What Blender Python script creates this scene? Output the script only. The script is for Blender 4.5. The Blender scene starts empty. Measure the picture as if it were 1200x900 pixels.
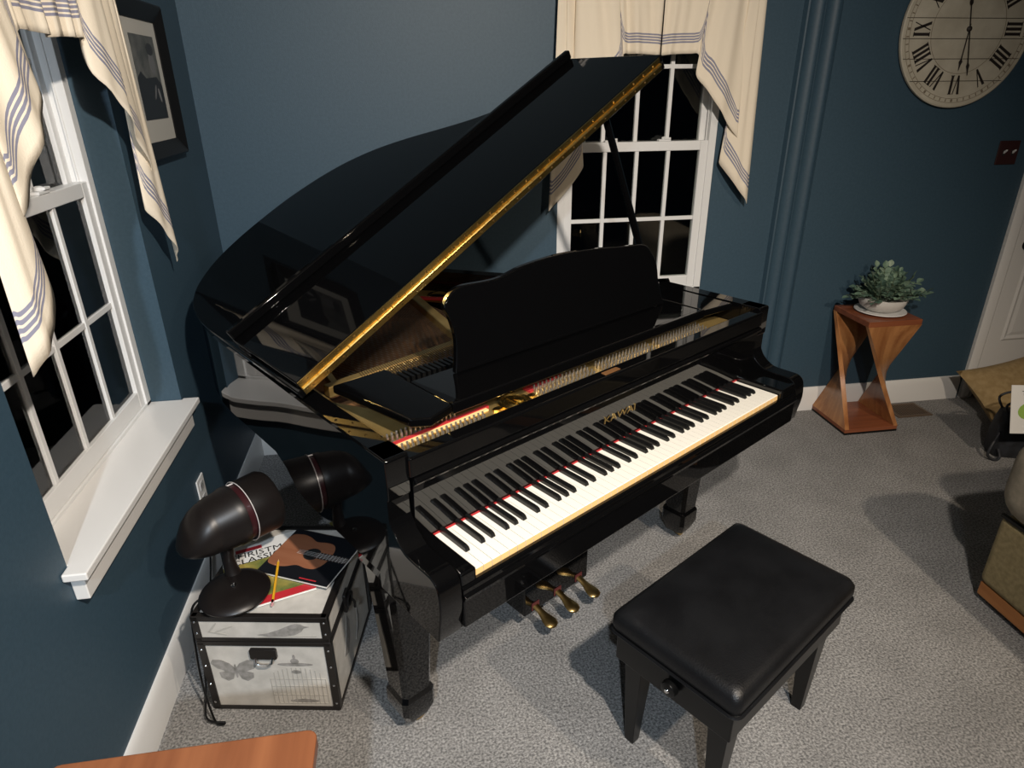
import bpy, bmesh, math, random
from mathutils import Vector, Matrix
random.seed(7)
PI = math.pi
S = bpy.context.scene
COL = S.collection

# ------------------------------------------------------------------ camera
def setup_camera():
    f, pitch, yaw, roll = 772.754, 0.4266165, 0.152131, -0.00919353
    loc = Vector((0.7895046, -2.9516049, 1.6357125))
    cy, sy, cp, sp = math.cos(yaw), math.sin(yaw), math.cos(pitch), math.sin(pitch)
    fwd = Vector((sy*cp, cy*cp, -sp)); right = Vector((cy, -sy, 0)); up = right.cross(fwd)
    cr, sr = math.cos(roll), math.sin(roll)
    r2 = right*cr + up*sr; u2 = right*-sr + up*cr
    cam = bpy.data.cameras.new('camera'); o = bpy.data.objects.new('camera', cam); COL.objects.link(o)
    m = Matrix((r2, u2, -fwd)).transposed().to_4x4(); m.translation = loc
    o.matrix_world = m
    cam.sensor_fit = 'HORIZONTAL'; cam.sensor_width = 36; cam.lens = f/1200*36
    cam.clip_start = 0.02; cam.clip_end = 100
    S.camera = o
setup_camera()

# ------------------------------------------------------------------ world, exposure
w = bpy.data.worlds.new('night_sky'); S.world = w; w.use_nodes = True
w.node_tree.nodes['Background'].inputs[0].default_value = (0.10, 0.14, 0.22, 1)
w.node_tree.nodes['Background'].inputs[1].default_value = 0.004
S.view_settings.view_transform = 'Standard'
S.view_settings.look = 'None'
S.view_settings.gamma = 1
S.view_settings.use_curve_mapping = False
S.view_settings.exposure = 0.0
# lamps of the room (fixtures are built further down around these positions)
LAMPS = [  # recessed ceiling spots: position, aim, watts, colour, cone, blend, label
    ((1.38, -3.20, 2.585), (.78, -.50, .90), 325, (1.0, .90, .79), 112, .9, 'recessed ceiling spot over the viewer aimed at the piano'),
    ((2.62, -3.35, 2.585), (2.35, -1.95, .0), 165, (1.0, .84, .66), 104, .9, 'recessed ceiling spot at the right aimed at the bench'),
    ((.50, -4.30, 2.585), (.15, -2.2, .65), 230, (.78, .89, 1.0), 84, .9, 'recessed ceiling spot behind the viewer aimed at the left wall'),
]
for k, (pos, aim, watts, colr, cone, blend, _) in enumerate(LAMPS):
    ld = bpy.data.lights.new('spot', 'SPOT'); ld.energy = watts; ld.color = colr; ld.spot_size = math.radians(cone); ld.spot_blend = blend; ld.shadow_soft_size = .04
    lo_ = bpy.data.objects.new('spot_light', ld); COL.objects.link(lo_); lo_.location = pos
    lo_.rotation_euler = (Vector(aim)-Vector(pos)).to_track_quat('-Z', 'Y').to_euler()

# ------------------------------------------------------------------ materials
MATS = {}
def mat(name, color=(.5, .5, .5), rough=.5, metal=0.0, ior=1.5, emit=None, estr=0, coat=0, trans=0, spec=None):
    if name in MATS: return MATS[name]
    m = bpy.data.materials.new(name); m.use_nodes = True
    b = m.node_tree.nodes['Principled BSDF']
    b.inputs['Base Color'].default_value = (*color, 1)
    b.inputs['Roughness'].default_value = rough
    b.inputs['Metallic'].default_value = metal
    b.inputs['IOR'].default_value = ior
    b.inputs['Coat Weight'].default_value = coat
    b.inputs['Transmission Weight'].default_value = trans
    if spec is not None: b.inputs['Specular IOR Level'].default_value = spec
    if emit:
        b.inputs['Emission Color'].default_value = (*emit, 1); b.inputs['Emission Strength'].default_value = estr
    MATS[name] = m
    return m
def nodes(m): return m.node_tree.nodes, m.node_tree.links, m.node_tree.nodes['Principled BSDF']
def noise_mat(name, c1, c2, scale=20, detail=4, rough=.6, bump=0.0, bscale=None, stretch=None, metal=0, ior=1.5, ramp=(.35, .65)):
    m = mat(name, c1, rough, metal, ior); N, L, b = nodes(m)
    tc = N.new('ShaderNodeTexCoord'); mp = N.new('ShaderNodeMapping')
    if stretch: mp.inputs['Scale'].default_value = stretch
    L.new(tc.outputs['Object'], mp.inputs['Vector'])
    n = N.new('ShaderNodeTexNoise'); n.inputs['Scale'].default_value = scale; n.inputs['Detail'].default_value = detail
    L.new(mp.outputs['Vector'], n.inputs['Vector'])
    r = N.new('ShaderNodeValToRGB'); r.color_ramp.elements[0].position, r.color_ramp.elements[1].position = ramp
    r.color_ramp.elements[0].color = (*c1, 1); r.color_ramp.elements[1].color = (*c2, 1)
    L.new(n.outputs['Fac'], r.inputs['Fac']); L.new(r.outputs['Color'], b.inputs['Base Color'])
    if bump:
        n2 = N.new('ShaderNodeTexNoise'); n2.inputs['Scale'].default_value = bscale or scale; n2.inputs['Detail'].default_value = 3
        L.new(mp.outputs['Vector'], n2.inputs['Vector'])
        bp = N.new('ShaderNodeBump'); bp.inputs['Strength'].default_value = bump; bp.inputs['Distance'].default_value = .01
        L.new(n2.outputs['Fac'], bp.inputs['Height']); L.new(bp.outputs['Normal'], b.inputs['Normal'])
    return m
def wood_mat(name, c1, c2, axis=0, rough=.35, scale=6):
    st = [28, 28, 28]; st[axis] = 1.6
    return noise_mat(name, c1, c2, scale=1.0*scale/6, detail=6, rough=rough, stretch=tuple(st), ramp=(.3, .7))

M_BLACK = mat('polished_ebony', (.002, .002, .0022), .03, ior=1.52)
M_LID = mat('polished_ebony_lid', (.002, .002, .0022), .035, ior=1.5, spec=.22)
M_SATIN = mat('satin_black', (.004, .004, .004), .30, spec=.35)
M_WALL = noise_mat('blue_wall_paint', (.031, .065, .095), (.037, .074, .107), scale=90, rough=.55, bump=.05, bscale=220)
M_CEIL = mat('ceiling_paint', (.40, .39, .37), .9)
M_WHITE = mat('white_trim_paint', (.74, .73, .71), .32)
M_VINYL = mat('white_window_vinyl', (.74, .74, .73), .35)
M_GOLD = noise_mat('gold_plate_paint', (.50, .34, .12), (.64, .45, .17), scale=14, rough=.38, metal=.75)
M_BRASS = noise_mat('polished_brass', (.90, .60, .17), (.98, .72, .26), scale=30, rough=.26, metal=1)
M_BRASSDULL = noise_mat('worn_brass', (.42, .28, .10), (.62, .44, .18), scale=40, rough=.3, metal=1)
M_IVORY = mat('white_key_plastic', (.80, .77, .69), .22)
M_KEYWOOD = mat('key_front_wood', (.80, .52, .22), .4)
M_EBKEY = mat('black_key_plastic', (.007, .007, .007), .25)
M_RED = mat('red_felt', (.40, .018, .02), .9)
M_STEEL = mat('nickel_pin', (.50, .48, .44), .32, .9)
M_COPPER = noise_mat('copper_string', (.30, .17, .09), (.42, .26, .15), scale=60, rough=.35, metal=.9)
M_SOUND = wood_mat('soundboard_spruce', (.20, .09, .035), (.28, .14, .06), 1, .4)
M_LEATHER = noise_mat('black_leather', (.004, .0042, .005), (.007, .0074, .0085), scale=9, rough=.40, bump=.12, bscale=260)
nodes(M_LEATHER)[2].inputs['Specular IOR Level'].default_value = .32
M_FELTG = mat('grey_felt', (.35, .34, .33), .9)
M_CHROME = mat('chrome', (.75, .75, .75), .12, 1)

# carpet
def carpet():
    m = mat('grey_carpet', (.3, .29, .27), .95); N, L, b = nodes(m)
    b.inputs['Specular IOR Level'].default_value = .1
    tc = N.new('ShaderNodeTexCoord')
    n1 = N.new('ShaderNodeTexNoise'); n1.inputs['Scale'].default_value = 150; n1.inputs['Detail'].default_value = 3
    n2 = N.new('ShaderNodeTexNoise'); n2.inputs['Scale'].default_value = 5; n2.inputs['Detail'].default_value = 3
    v = N.new('ShaderNodeTexVoronoi'); v.inputs['Scale'].default_value = 260
    for n in (n1, n2, v): L.new(tc.outputs['Object'], n.inputs['Vector'])
    r = N.new('ShaderNodeValToRGB'); e = r.color_ramp.elements
    e[0].position = .34; e[0].color = (.120, .119, .118, 1); e[1].position = .66; e[1].color = (.370, .363, .354, 1)
    L.new(n1.outputs['Fac'], r.inputs['Fac'])
    r2 = N.new('ShaderNodeValToRGB'); e = r2.color_ramp.elements
    e[0].position = .35; e[0].color = (.88, .88, .88, 1); e[1].position = .65; e[1].color = (1.06, 1.06, 1.06, 1)
    L.new(n2.outputs['Fac'], r2.inputs['Fac'])
    mx = N.new('ShaderNodeMixRGB'); mx.blend_type = 'MULTIPLY'; mx.inputs[0].default_value = 1
    L.new(r.outputs['Color'], mx.inputs[1]); L.new(r2.outputs['Color'], mx.inputs[2]); L.new(mx.outputs[0], b.inputs['Base Color'])
    bp = N.new('ShaderNodeBump'); bp.inputs['Strength'].default_value = .35; bp.inputs['Distance'].default_value = .008
    L.new(v.outputs['Distance'], bp.inputs['Height']); L.new(bp.outputs['Normal'], b.inputs['Normal'])
    return m
M_CARPET = carpet()

def glass():
    m = bpy.data.materials.new('window_glass'); m.use_nodes = True
    N, L = m.node_tree.nodes, m.node_tree.links; N.clear()
    o = N.new('ShaderNodeOutputMaterial'); mix = N.new('ShaderNodeMixShader')
    t = N.new('ShaderNodeBsdfTransparent'); t.inputs[0].default_value = (.9, .92, .9, 1)
    g = N.new('ShaderNodeBsdfGlossy'); g.inputs['Roughness'].default_value = .03
    fr = N.new('ShaderNodeFresnel'); fr.inputs[0].default_value = 1.6
    L.new(fr.outputs[0], mix.inputs[0]); L.new(t.outputs[0], mix.inputs[1]); L.new(g.outputs[0], mix.inputs[2]); L.new(mix.outputs[0], o.inputs[0])
    return m
M_GLASS = glass()

def curtain_mat():
    m = mat('striped_linen', (.78, .70, .56), .9); N, L, b = nodes(m)
    b.inputs['Specular IOR Level'].default_value = .1
    uv = N.new('ShaderNodeUVMap'); uv.uv_map = 'hem'
    sp = N.new('ShaderNodeSeparateXYZ'); L.new(uv.outputs[0], sp.inputs[0])
    # four thin stripes between 0.040 and 0.078 m above the hem
    mp = N.new('ShaderNodeMapRange'); mp.inputs[1].default_value = .040; mp.inputs[2].default_value = .080; mp.inputs[3].default_value = 0; mp.inputs[4].default_value = 4
    mp.clamp = False
    L.new(sp.outputs[1], mp.inputs[0])
    fr = N.new('ShaderNodeMath'); fr.operation = 'FRACT'; L.new(mp.outputs[0], fr.inputs[0])
    lt = N.new('ShaderNodeMath'); lt.operation = 'LESS_THAN'; lt.inputs[1].default_value = .62; L.new(fr.outputs[0], lt.inputs[0])
    g1 = N.new('ShaderNodeMath'); g1.operation = 'GREATER_THAN'; g1.inputs[1].default_value = 0; L.new(mp.outputs[0], g1.inputs[0])
    l2 = N.new('ShaderNodeMath'); l2.operation = 'LESS_THAN'; l2.inputs[1].default_value = 4; L.new(mp.outputs[0], l2.inputs[0])
    a = N.new('ShaderNodeMath'); a.operation = 'MULTIPLY'; L.new(lt.outputs[0], a.inputs[0]); L.new(g1.outputs[0], a.inputs[1])
    a2 = N.new('ShaderNodeMath'); a2.operation = 'MULTIPLY'; L.new(a.outputs[0], a2.inputs[0]); L.new(l2.outputs[0], a2.inputs[1])
    mx = N.new('ShaderNodeMixRGB'); mx.inputs[1].default_value = (.80, .71, .57, 1); mx.inputs[2].default_value = (.25, .25, .32, 1)
    L.new(a2.outputs[0], mx.inputs[0]); L.new(mx.outputs[0], b.inputs['Base Color'])
    tc = N.new('ShaderNodeTexCoord'); n = N.new('ShaderNodeTexNoise'); n.inputs['Scale'].default_value = 300
    L.new(tc.outputs['Object'], n.inputs['Vector'])
    bp = N.new('ShaderNodeBump'); bp.inputs['Strength'].default_value = .15; bp.inputs['Distance'].default_value = .003
    L.new(n.outputs['Fac'], bp.inputs['Height']); L.new(bp.outputs['Normal'], b.inputs['Normal'])
    return m
M_CURTAIN = curtain_mat()

# ------------------------------------------------------------------ mesh helpers
class MB:
    def __init__(self): self.v = []; self.f = []; self.mi = []
    def quad(self, pts, mi=0):
        b = len(self.v); self.v += [tuple(p) for p in pts]; self.f.append(list(range(b, b+len(pts)))); self.mi.append(mi); return self
    def box(self, x0, x1, y0, y1, z0, z1, mi=0):
        b = len(self.v)
        self.v += [(x0,y0,z0),(x1,y0,z0),(x1,y1,z0),(x0,y1,z0),(x0,y0,z1),(x1,y0,z1),(x1,y1,z1),(x0,y1,z1)]
        for q in ((0,3,2,1),(4,5,6,7),(0,1,5,4),(1,2,6,5),(2,3,7,6),(3,0,4,7)):
            self.f.append([b+i for i in q]); self.mi.append(mi)
        return self
    def prism(self, poly, a0, a1, axis='z', mi=0, fn=None):
        """poly: 2d points; extruded along axis from a0 to a1"""
        def P(p, a):
            q = {'z': (p[0], p[1], a), 'y': (p[0], a, p[1]), 'x': (a, p[0], p[1])}[axis]
            return fn(q) if fn else q
        b = len(self.v); n = len(poly)
        self.v += [P(p, a0) for p in poly] + [P(p, a1) for p in poly]
        self.f.append([b+i for i in range(n)][::-1]); self.f.append([b+n+i for i in range(n)]); self.mi += [mi, mi]
        for i in range(n):
            j = (i+1) % n; self.f.append([b+i, b+j, b+n+j, b+n+i]); self.mi.append(mi)
        return self
    def rings(self, rings, closed=True, caps=True, mi=0):
        b = len(self.v); n = len(rings[0])
        for r in rings: self.v += [tuple(p) for p in r]
        for k in range(len(rings)-1):
            for i in range(n if closed else n-1):
                j = (i+1) % n
                self.f.append([b+k*n+i, b+k*n+j, b+(k+1)*n+j, b+(k+1)*n+i]); self.mi.append(mi)
        if caps and closed:
            self.f.append([b+i for i in range(n)][::-1]); self.f.append([b+(len(rings)-1)*n+i for i in range(n)]); self.mi += [mi, mi]
        return self
    def lathe(self, prof, n=24, org=(0,0,0), axis=(0,0,1), mi=0, caps=True):
        ax = Vector(axis).normalized(); t = Vector((1,0,0)) if abs(ax.x) < .9 else Vector((0,1,0))
        e1 = ax.cross(t).normalized(); e2 = ax.cross(e1); o = Vector(org)
        rs = []
        for r, h in prof:
            rs.append([o + ax*h + (e1*math.cos(2*PI*i/n) + e2*math.sin(2*PI*i/n))*max(r, 1e-5) for i in range(n)])
        return self.rings(rs, caps=caps, mi=mi)
    def tube(self, pts, r, n=8, mi=0, rr=None):
        P = [Vector(p) for p in pts]; rs = []
        t0 = (P[1]-P[0]).normalized(); up = Vector((0,0,1)) if abs(t0.z) < .9 else Vector((1,0,0))
        e1 = t0.cross(up).normalized()
        for i, p in enumerate(P):
            t = (P[min(i+1, len(P)-1)] - P[max(i-1, 0)]).normalized()
            e1 = (e1 - t*e1.dot(t)).normalized(); e2 = t.cross(e1)
            R = rr[i] if rr else r
            rs.append([p + (e1*math.cos(2*PI*k/n) + e2*math.sin(2*PI*k/n))*R for k in range(n)])
        return self.rings(rs, mi=mi)
    def xf(self, fn): self.v = [tuple(fn(Vector(p))) for p in self.v]; return self
    def mesh(self, name, mats, smooth=30):
        me = bpy.data.meshes.new(name); me.from_pydata(self.v, [], self.f)
        for m in (mats if isinstance(mats, (list, tuple)) else [mats]): me.materials.append(m)
        for p, k in zip(me.polygons, self.mi): p.material_index = k
        bm = bmesh.new(); bm.from_mesh(me); bmesh.ops.recalc_face_normals(bm, faces=bm.faces); bm.to_mesh(me); bm.free()
        if smooth:
            for p in me.polygons: p.use_smooth = True
            me.set_sharp_from_angle(angle=math.radians(smooth))
        me.update(); return me
    def build(self, name, mats, parent=None, bevel=0, smooth=30, seg=2):
        o = bpy.data.objects.new(name, self.mesh(name, mats, smooth)); COL.objects.link(o)
        if parent: o.parent = parent
        if bevel:
            b = o.modifiers.new('bevel', 'BEVEL'); b.width = bevel; b.segments = seg; b.limit_method = 'ANGLE'; b.angle_limit = math.radians(32)
            b.harden_normals = True
        return o

def tag(o, label=None, cat=None, group=None, kind=None):
    if label: o['label'] = label
    if cat: o['category'] = cat
    if group: o['group'] = group
    if kind: o['kind'] = kind
    return o
def empty(name, loc=(0,0,0), rz=0, label=None, cat=None, group=None, kind=None):
    o = bpy.data.objects.new(name, None); COL.objects.link(o); o.location = loc; o.rotation_euler = (0,0,rz)
    o.empty_display_size = .05
    return tag(o, label, cat, group, kind)
def inst(src, name, loc=None, parent=None, rot=None):
    o = bpy.data.objects.new(name, src.data if hasattr(src, 'data') else src); COL.objects.link(o)
    if loc: o.location = loc
    if rot: o.rotation_euler = rot
    if parent: o.parent = parent
    return o
def catmull(P, n=6, closed=False):
    out = []; N = len(P)
    for i in range(N if closed else N-1):
        p0 = P[(i-1) % N] if closed or i > 0 else P[0]; p1 = P[i]; p2 = P[(i+1) % N]
        p3 = P[(i+2) % N] if closed or i+2 < N else P[-1]
        for k in range(n):
            t = k/n
            out.append(tuple(.5*((2*b)+(-a+c)*t+(2*a-5*b+4*c-d)*t*t+(-a+3*b-3*c+d)*t**3) for a, b, c, d in zip(p0, p1, p2, p3)))
    if not closed: out.append(tuple(P[-1]))
    return out
def offset_path(P, d):
    out = []
    for i in range(len(P)):
        a = Vector(P[max(i-1, 0)]); b = Vector(P[min(i+1, len(P)-1)]); t = (b-a).normalized()
        out.append((P[i][0] + t.y*d, P[i][1] - t.x*d))
    return out
def text(name, body, size, material, parent, M, sx=1.0, extr=.0003, align='CENTER'):
    c = bpy.data.curves.new(name, 'FONT'); c.body = body; c.size = size; c.align_x = align; c.align_y = 'CENTER'; c.extrude = extr; c.resolution_u = 2
    t = bpy.data.objects.new(name+'_curve', c); COL.objects.link(t)
    me = bpy.data.meshes.new_from_object(t); bpy.data.objects.remove(t); bpy.data.curves.remove(c)
    me.materials.clear(); me.materials.append(material)
    for v in me.vertices: v.co.x *= sx
    me.transform(M); me.name = name
    o = bpy.data.objects.new(name, me); COL.objects.link(o); o.parent = parent
    return o
def ell(cx, cy, rx, ry, n=24, a0=0, a1=2*PI, rot=0):
    full = abs(a1-a0-2*PI) < 1e-6; out = []
    for i in range(n if full else n+1):
        a = a0 + (a1-a0)*i/n; x, y = rx*math.cos(a), ry*math.sin(a)
        out.append((cx + x*math.cos(rot)-y*math.sin(rot), cy + x*math.sin(rot)+y*math.cos(rot)))
    return out
def rrect(x0, x1, y0, y1, r, n=4):
    out = []
    for cx, cy, a in ((x1-r, y1-r, 0), (x0+r, y1-r, PI/2), (x0+r, y0+r, PI), (x1-r, y0+r, 3*PI/2)):
        for k in range(n+1):
            t = a + PI/2*k/n; out.append((cx+r*math.cos(t), cy+r*math.sin(t)))
    return out

# ================================================================== the room
XR, YF, H = 6.20, -8.0, 2.62
tag(MB().box(-.3, XR, YF, .3, -.08, 0).build('floor', M_CARPET, smooth=0), 'speckled grey carpet floor under the piano', 'floor', kind='structure')
tag(MB().box(-.3, XR, YF, .3, H, H+.1).build('ceiling', M_CEIL, smooth=0), 'white painted ceiling above the room', 'ceiling', kind='structure')
# back wall with window opening
BW = (1.455, 2.175, .70, 2.06)     # x0 x1 z0 z1
m = MB(); m.box(-.16, BW[0], 0, .16, 0, H); m.box(BW[1], XR, 0, .16, 0, H); m.box(BW[0], BW[1], 0, .16, 0, BW[2]); m.box(BW[0], BW[1], 0, .16, BW[3], H)
tag(m.build('wall_back', M_WALL, smooth=0), 'dark blue wall behind the piano with a window', 'wall', kind='structure')
LW = (-1.668, -.822, .668, 2.06)   # y0 y1 z0 z1
m = MB(); m.box(-.16, 0, YF, LW[0], 0, H); m.box(-.16, 0, LW[1], 0, 0, H); m.box(-.16, 0, LW[0], LW[1], 0, LW[2]); m.box(-.16, 0, LW[0], LW[1], LW[3], H)
tag(m.build('wall_left', M_WALL, smooth=0), 'dark blue wall with the window recess at the left edge', 'wall', kind='structure')
tag(MB().box(XR, XR+.1, YF, .16, 0, H).build('wall_right', M_WALL, smooth=0), 'blue side wall beyond the right edge of the picture', 'wall', kind='structure')
tag(MB().box(-.16, XR, YF-.1, YF, 0, H).build('wall_front', M_WALL, smooth=0), 'blue wall behind the viewer', 'wall', kind='structure')
# baseboards
def base_prof(h=.134, t=.016): return [(0, 0), (t, 0), (t, h-.03), (t-.004, h-.018), (t-.006, h-.008), (t-.011, h), (0, h)]
m = MB(); m.prism([(-a, b) for a, b in base_prof()], .0, 3.775, 'x'); tag(m.build('baseboard_back', M_WHITE, bevel=0), 'white baseboard along the foot of the back wall', 'baseboard', kind='structure')
m = MB(); m.prism(base_prof(), YF, -.016, 'y'); tag(m.build('baseboard_left', M_WHITE), 'white baseboard along the foot of the left wall', 'baseboard', kind='structure')

# added wall-coloured strip, two concave flutes shaped to shade into dark and light bands
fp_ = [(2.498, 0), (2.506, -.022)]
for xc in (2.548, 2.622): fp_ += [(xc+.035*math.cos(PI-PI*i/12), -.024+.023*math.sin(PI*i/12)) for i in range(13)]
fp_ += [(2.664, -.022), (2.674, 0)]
tag(MB().prism(fp_, .134, H, 'z').build('shade_band_strip', M_WALL, smooth=50), 'dark and light vertical bands shaped as an added blue fluted strip on the back wall between window and clock', 'trim', kind='structure')
# ------------------------------------------------------------------ windows (built in a local frame: X along, Z up, Y towards the room is negative)
def build_window(name, label, W, z0, z1, rot, loc, zmeet, cols, zlow, zup):
    win = empty(name, loc, rot, label, 'window', kind='structure')
    fw = .034
    fr = MB(); fr.box(-W/2, -W/2+fw, -.01, .07, z0, z1); fr.box(W/2-fw, W/2, -.01, .07, z0, z1); fr.box(-W/2, W/2, -.01, .07, z1-fw, z1); fr.box(-W/2, W/2, -.01, .08, z0, z0+.03)
    for sx in (-1, 1):   # jamb track ribs
        for k, y in enumerate((.012, .04)):
            x = sx*(W/2-fw-.003); fr.box(min(x, x-sx*.004), max(x, x-sx*.004)+.001, y, y+.006, z0, z1)
    fr.build('window_frame', M_VINYL, win, .002)
    def sash(nm, za, zb, y, st, rb, rt, zbar):
        x0, x1 = -W/2+fw-.004, W/2-fw+.004
        s = MB(); s.box(x0, x0+st, y, y+.03, za, zb); s.box(x1-st, x1, y, y+.03, za, zb); s.box(x0+st, x1-st, y, y+.03, za, za+rb); s.box(x0+st, x1-st, y, y+.03, zb-rt, zb)
        so = s.build(nm, M_VINYL, win, .003)
        gx0, gx1, gz0, gz1 = x0+st, x1-st, za+rb, zb-rt
        px = [gx0+(gx1-gx0)*i/cols for i in range(cols+1)]; pz = [gz0, zbar, gz1]; mw = .0085
        for i in range(1, cols):
            MB().box(px[i]-mw, px[i]+mw, y+.004, y+.022, gz0, gz1).build('muntin', M_VINYL, so, .0015)
        MB().box(gx0, gx1, y+.006, y+.020, zbar-mw, zbar+mw).build('muntin', M_VINYL, so, .0015)
        for i in range(cols):
            for j in range(2):
                MB().box(px[i], px[i+1], y+.0125, y+.0135, pz[j], pz[j+1]).build('pane', M_GLASS, so, smooth=0)
        return so
    lo = sash('lower_sash', z0+.03, zmeet+.042, -.004, .038, .055, .040, zlow)
    sash('upper_sash', zmeet-.002, z1-fw+.004, .033, .034, .04, .05, zup)
    for x in (-W*.17, W*.17):
        k = MB(); k.box(x-.028, x+.028, -.006, .02, zmeet+.042, zmeet+.050); k.lathe([(.012, 0), (.012, .008), (.006, .011)], 12, (x, .006, zmeet+.050)); k.box(x-.004, x+.026, -.010, .002, zmeet+.051, zmeet+.058)
        k.build('sash_lock', M_VINYL, win, .0015)
    return win
build_window('window_1', 'white double-hung window with night-dark panes behind the piano', .72, .70, 2.06, 0, (1.815, .012, 0), 1.358, 4, 1.061, 1.70)
lw = build_window('window_2', 'white double-hung window in the recess at the left edge', .846, .668, 2.06, PI/2, (-.104, -1.245, 0), 1.355, 4, 1.043, 1.70)
# deep sill of the left window (in the window's own frame: x along the wall, -y towards the room)
sl = MB(); sl.prism([(-.458, -.157), (.435, -.157), (.435, -.105), (.4235, -.105), (.4235, .02), (-.4235, .02), (-.4235, -.105), (-.458, -.105)], .668, .688, 'z')
sl.build('window_sill', M_WHITE, lw, .004)
MB().box(-.432, .405, -.134, -.104, .598, .668).build('sill_apron', M_WHITE, lw, .003)

# ------------------------------------------------------------------ door at the right end of the back wall
dr = empty('door_1', (3.80, 0, 0), 0, 'white panelled door with casing beyond the twisted stool', 'door', kind='structure')
c = MB(); c.prism([(0, 0), (0, -.018), (.012, -.024), (.05, -.024), (.062, -.016), (.075, -.016), (.075, 0)], 0, 2.12, 'z'); c.build('door_casing', M_WHITE, dr)
c = MB(); c.prism([(.88, 0), (.88, -.016), (.893, -.016), (.905, -.024), (.943, -.024), (.955, -.018), (.955, 0)], 0, 2.12, 'z'); c.build('door_casing', M_WHITE, dr)
MB().box(0, .955, -.024, 0, 2.12, 2.20).build('door_casing', M_WHITE, dr, .003)
sl = MB().box(.077, .878, -.010, -.001, .012, 2.115).build('door_slab', M_WHITE, dr, .002)
for (x0, x1) in ((.155, .44), (.515, .80)):
    for (z0, z1) in ((.33, .80), (1.02, 1.60), (1.70, 2.0)):
        p = MB(); p.rings([[(x0,-.010,z0),(x1,-.010,z0),(x1,-.010,z1),(x0,-.010,z1)], [(x0+.012,-.017,z0+.012),(x1-.012,-.017,z0+.012),(x1-.012,-.017,z1-.012),(x0+.012,-.017,z1-.012)], [(x0+.03,-.011,z0+.03),(x1-.03,-.011,z0+.03),(x1-.03,-.011,z1-.03),(x0+.03,-.011,z1-.03)], [(x0+.05,-.016,z0+.05),(x1-.05,-.016,z0+.05),(x1-.05,-.016,z1-.05),(x0+.05,-.016,z1-.05)]])
        p.build('door_panel', M_WHITE, sl, smooth=0)
MB().lathe([(.028, 0), (.028, .006), (.011, .010), (.011, .035), (.024, .042), (.029, .055), (.022, .068), (.004, .072)], 20, (.135, -.010, .86), (0, -1, 0)).build('door_knob', M_SATIN, sl)

# ================================================================== grand piano
KX, KY, KT = 0.8730, -1.8836, math.radians(32.6454)
piano = empty('grand_piano', (KX, KY, 0), KT, 'polished black baby grand piano with its lid propped open', 'piano')
UL, UR = -.100, 1.370
LIDC = [(-.101,.494),(-.101,.75),(-.101,1.00),(-.100,1.08),(-.095,1.165),(-.085,1.226),(-.068,1.294),(-.044,1.349),(.004,1.415),(.096,1.482),(.20,1.518),(.30,1.533),(.40,1.537),(.48,1.532),(.60,1.506),(.707,1.456),(.798,1.378),(.874,1.276),(.939,1.165),(1.005,1.06),(1.085,.965),(1.18,.88),(1.275,.79),(1.335,.70),(1.352,.60),(1.352,.494)]
lidc = catmull(LIDC, 4)
def clean(P, d):   # inset path
    return offset_path(P, d)
RIMC = [(UL,.153),(UL,.5)] + [(u+.004 if u < -.08 else u, v) for u, v in LIDC[1:-1]] + [(UR-.004,.60),(UR,.45),(UR,.153)]
rimc = catmull(RIMC, 4); rim_in = offset_path(rimc, .052)
# orientation check: inner must lie inside
if rim_in[0][0] < rimc[0][0]: rim_in = offset_path(rimc, -.052)
ZT, ZB = .965, .630
def low(v):   # the lower edge drops towards the keyboard
    t = min(max((.74-v)/.14, 0), 1); return .728 + (.650-.728)*t*t*(3-2*t)
m = MB()
rings = []
for (a, b) in zip(rimc, rim_in):
    rings.append([(a[0],a[1],low(a[1])),(a[0],a[1],ZT-.004),(a[0]+(b[0]-a[0])*.08,a[1]+(b[1]-a[1])*.08,ZT),(b[0],b[1],ZT),(b[0],b[1],low(a[1]))])
m.rings(rings)
m.build('rim', M_BLACK, piano, smooth=40)
# arms
ARM = [(.0,.604),(-.004,.610)]+catmull([(-.008,.640),(-.016,.69),(-.010,.742),(.008,.760),(.03,.763),(.085,.764),(.108,.770),(.134,.788),(.150,.812),(.158,.840),(.160,.862)], 3) + [(.149,.868),(.147,.874),(.147,.960),(.152,.965),(.22,.965),(.22,.604)]
for u0, u1 in ((UL, UL+.056), (UR-.056, UR)):
    MB().prism(ARM, u0, u1, 'x').build('arm', M_BLACK, piano, .004, smooth=35, seg=3)
# keybed, keyslip, key blocks
MB().box(UL+.01, UR-.01, .0, .34, .604, .690).build('keybed', M_BLACK, piano, .004)
ks = [(-.002,.690),(-.022,.690),(-.024,.700),(-.018,.706),(-.018,.716),(-.014,.722),(-.002,.722)]
ksl = MB(); ksl.prism(ks, UL+.056, UR-.056, 'x'); ksl.build('keyslip', M_BLACK, piano, .0015)
MB().box(UL+.056, UR-.056, -.018, 0, .618, .690).build('keybed_front', M_BLACK, piano, .004)
for u0, u1 in ((UL+.056, -.004), (1.229, UR-.056)):
    MB().box(u0, u1, -.012, .155, .690, .752).build('key_block', M_BLACK, piano, .006, seg=3)
# fallboard leaning slightly forward, with a rolled nose
FB = [(.152,.738),(.1475,.800),(.1445,.850),(.143,.884),(.138,.889),(.131,.893),(.130,.901),(.136,.906),(.150,.906),(.165,.90),(.165,.738)]
fb = MB().prism(FB, UL+.058, UR-.058, 'x').build('fallboard', M_BLACK, piano, .0015, smooth=35)
Mt = Matrix.Translation((.622, .1452, .822)) @ Matrix.Rotation(math.radians(94), 4, 'X')
text('fallboard_lettering', 'KAWAI', .030, M_BRASSDULL, fb, Mt, 1.35, .0008)
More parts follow.
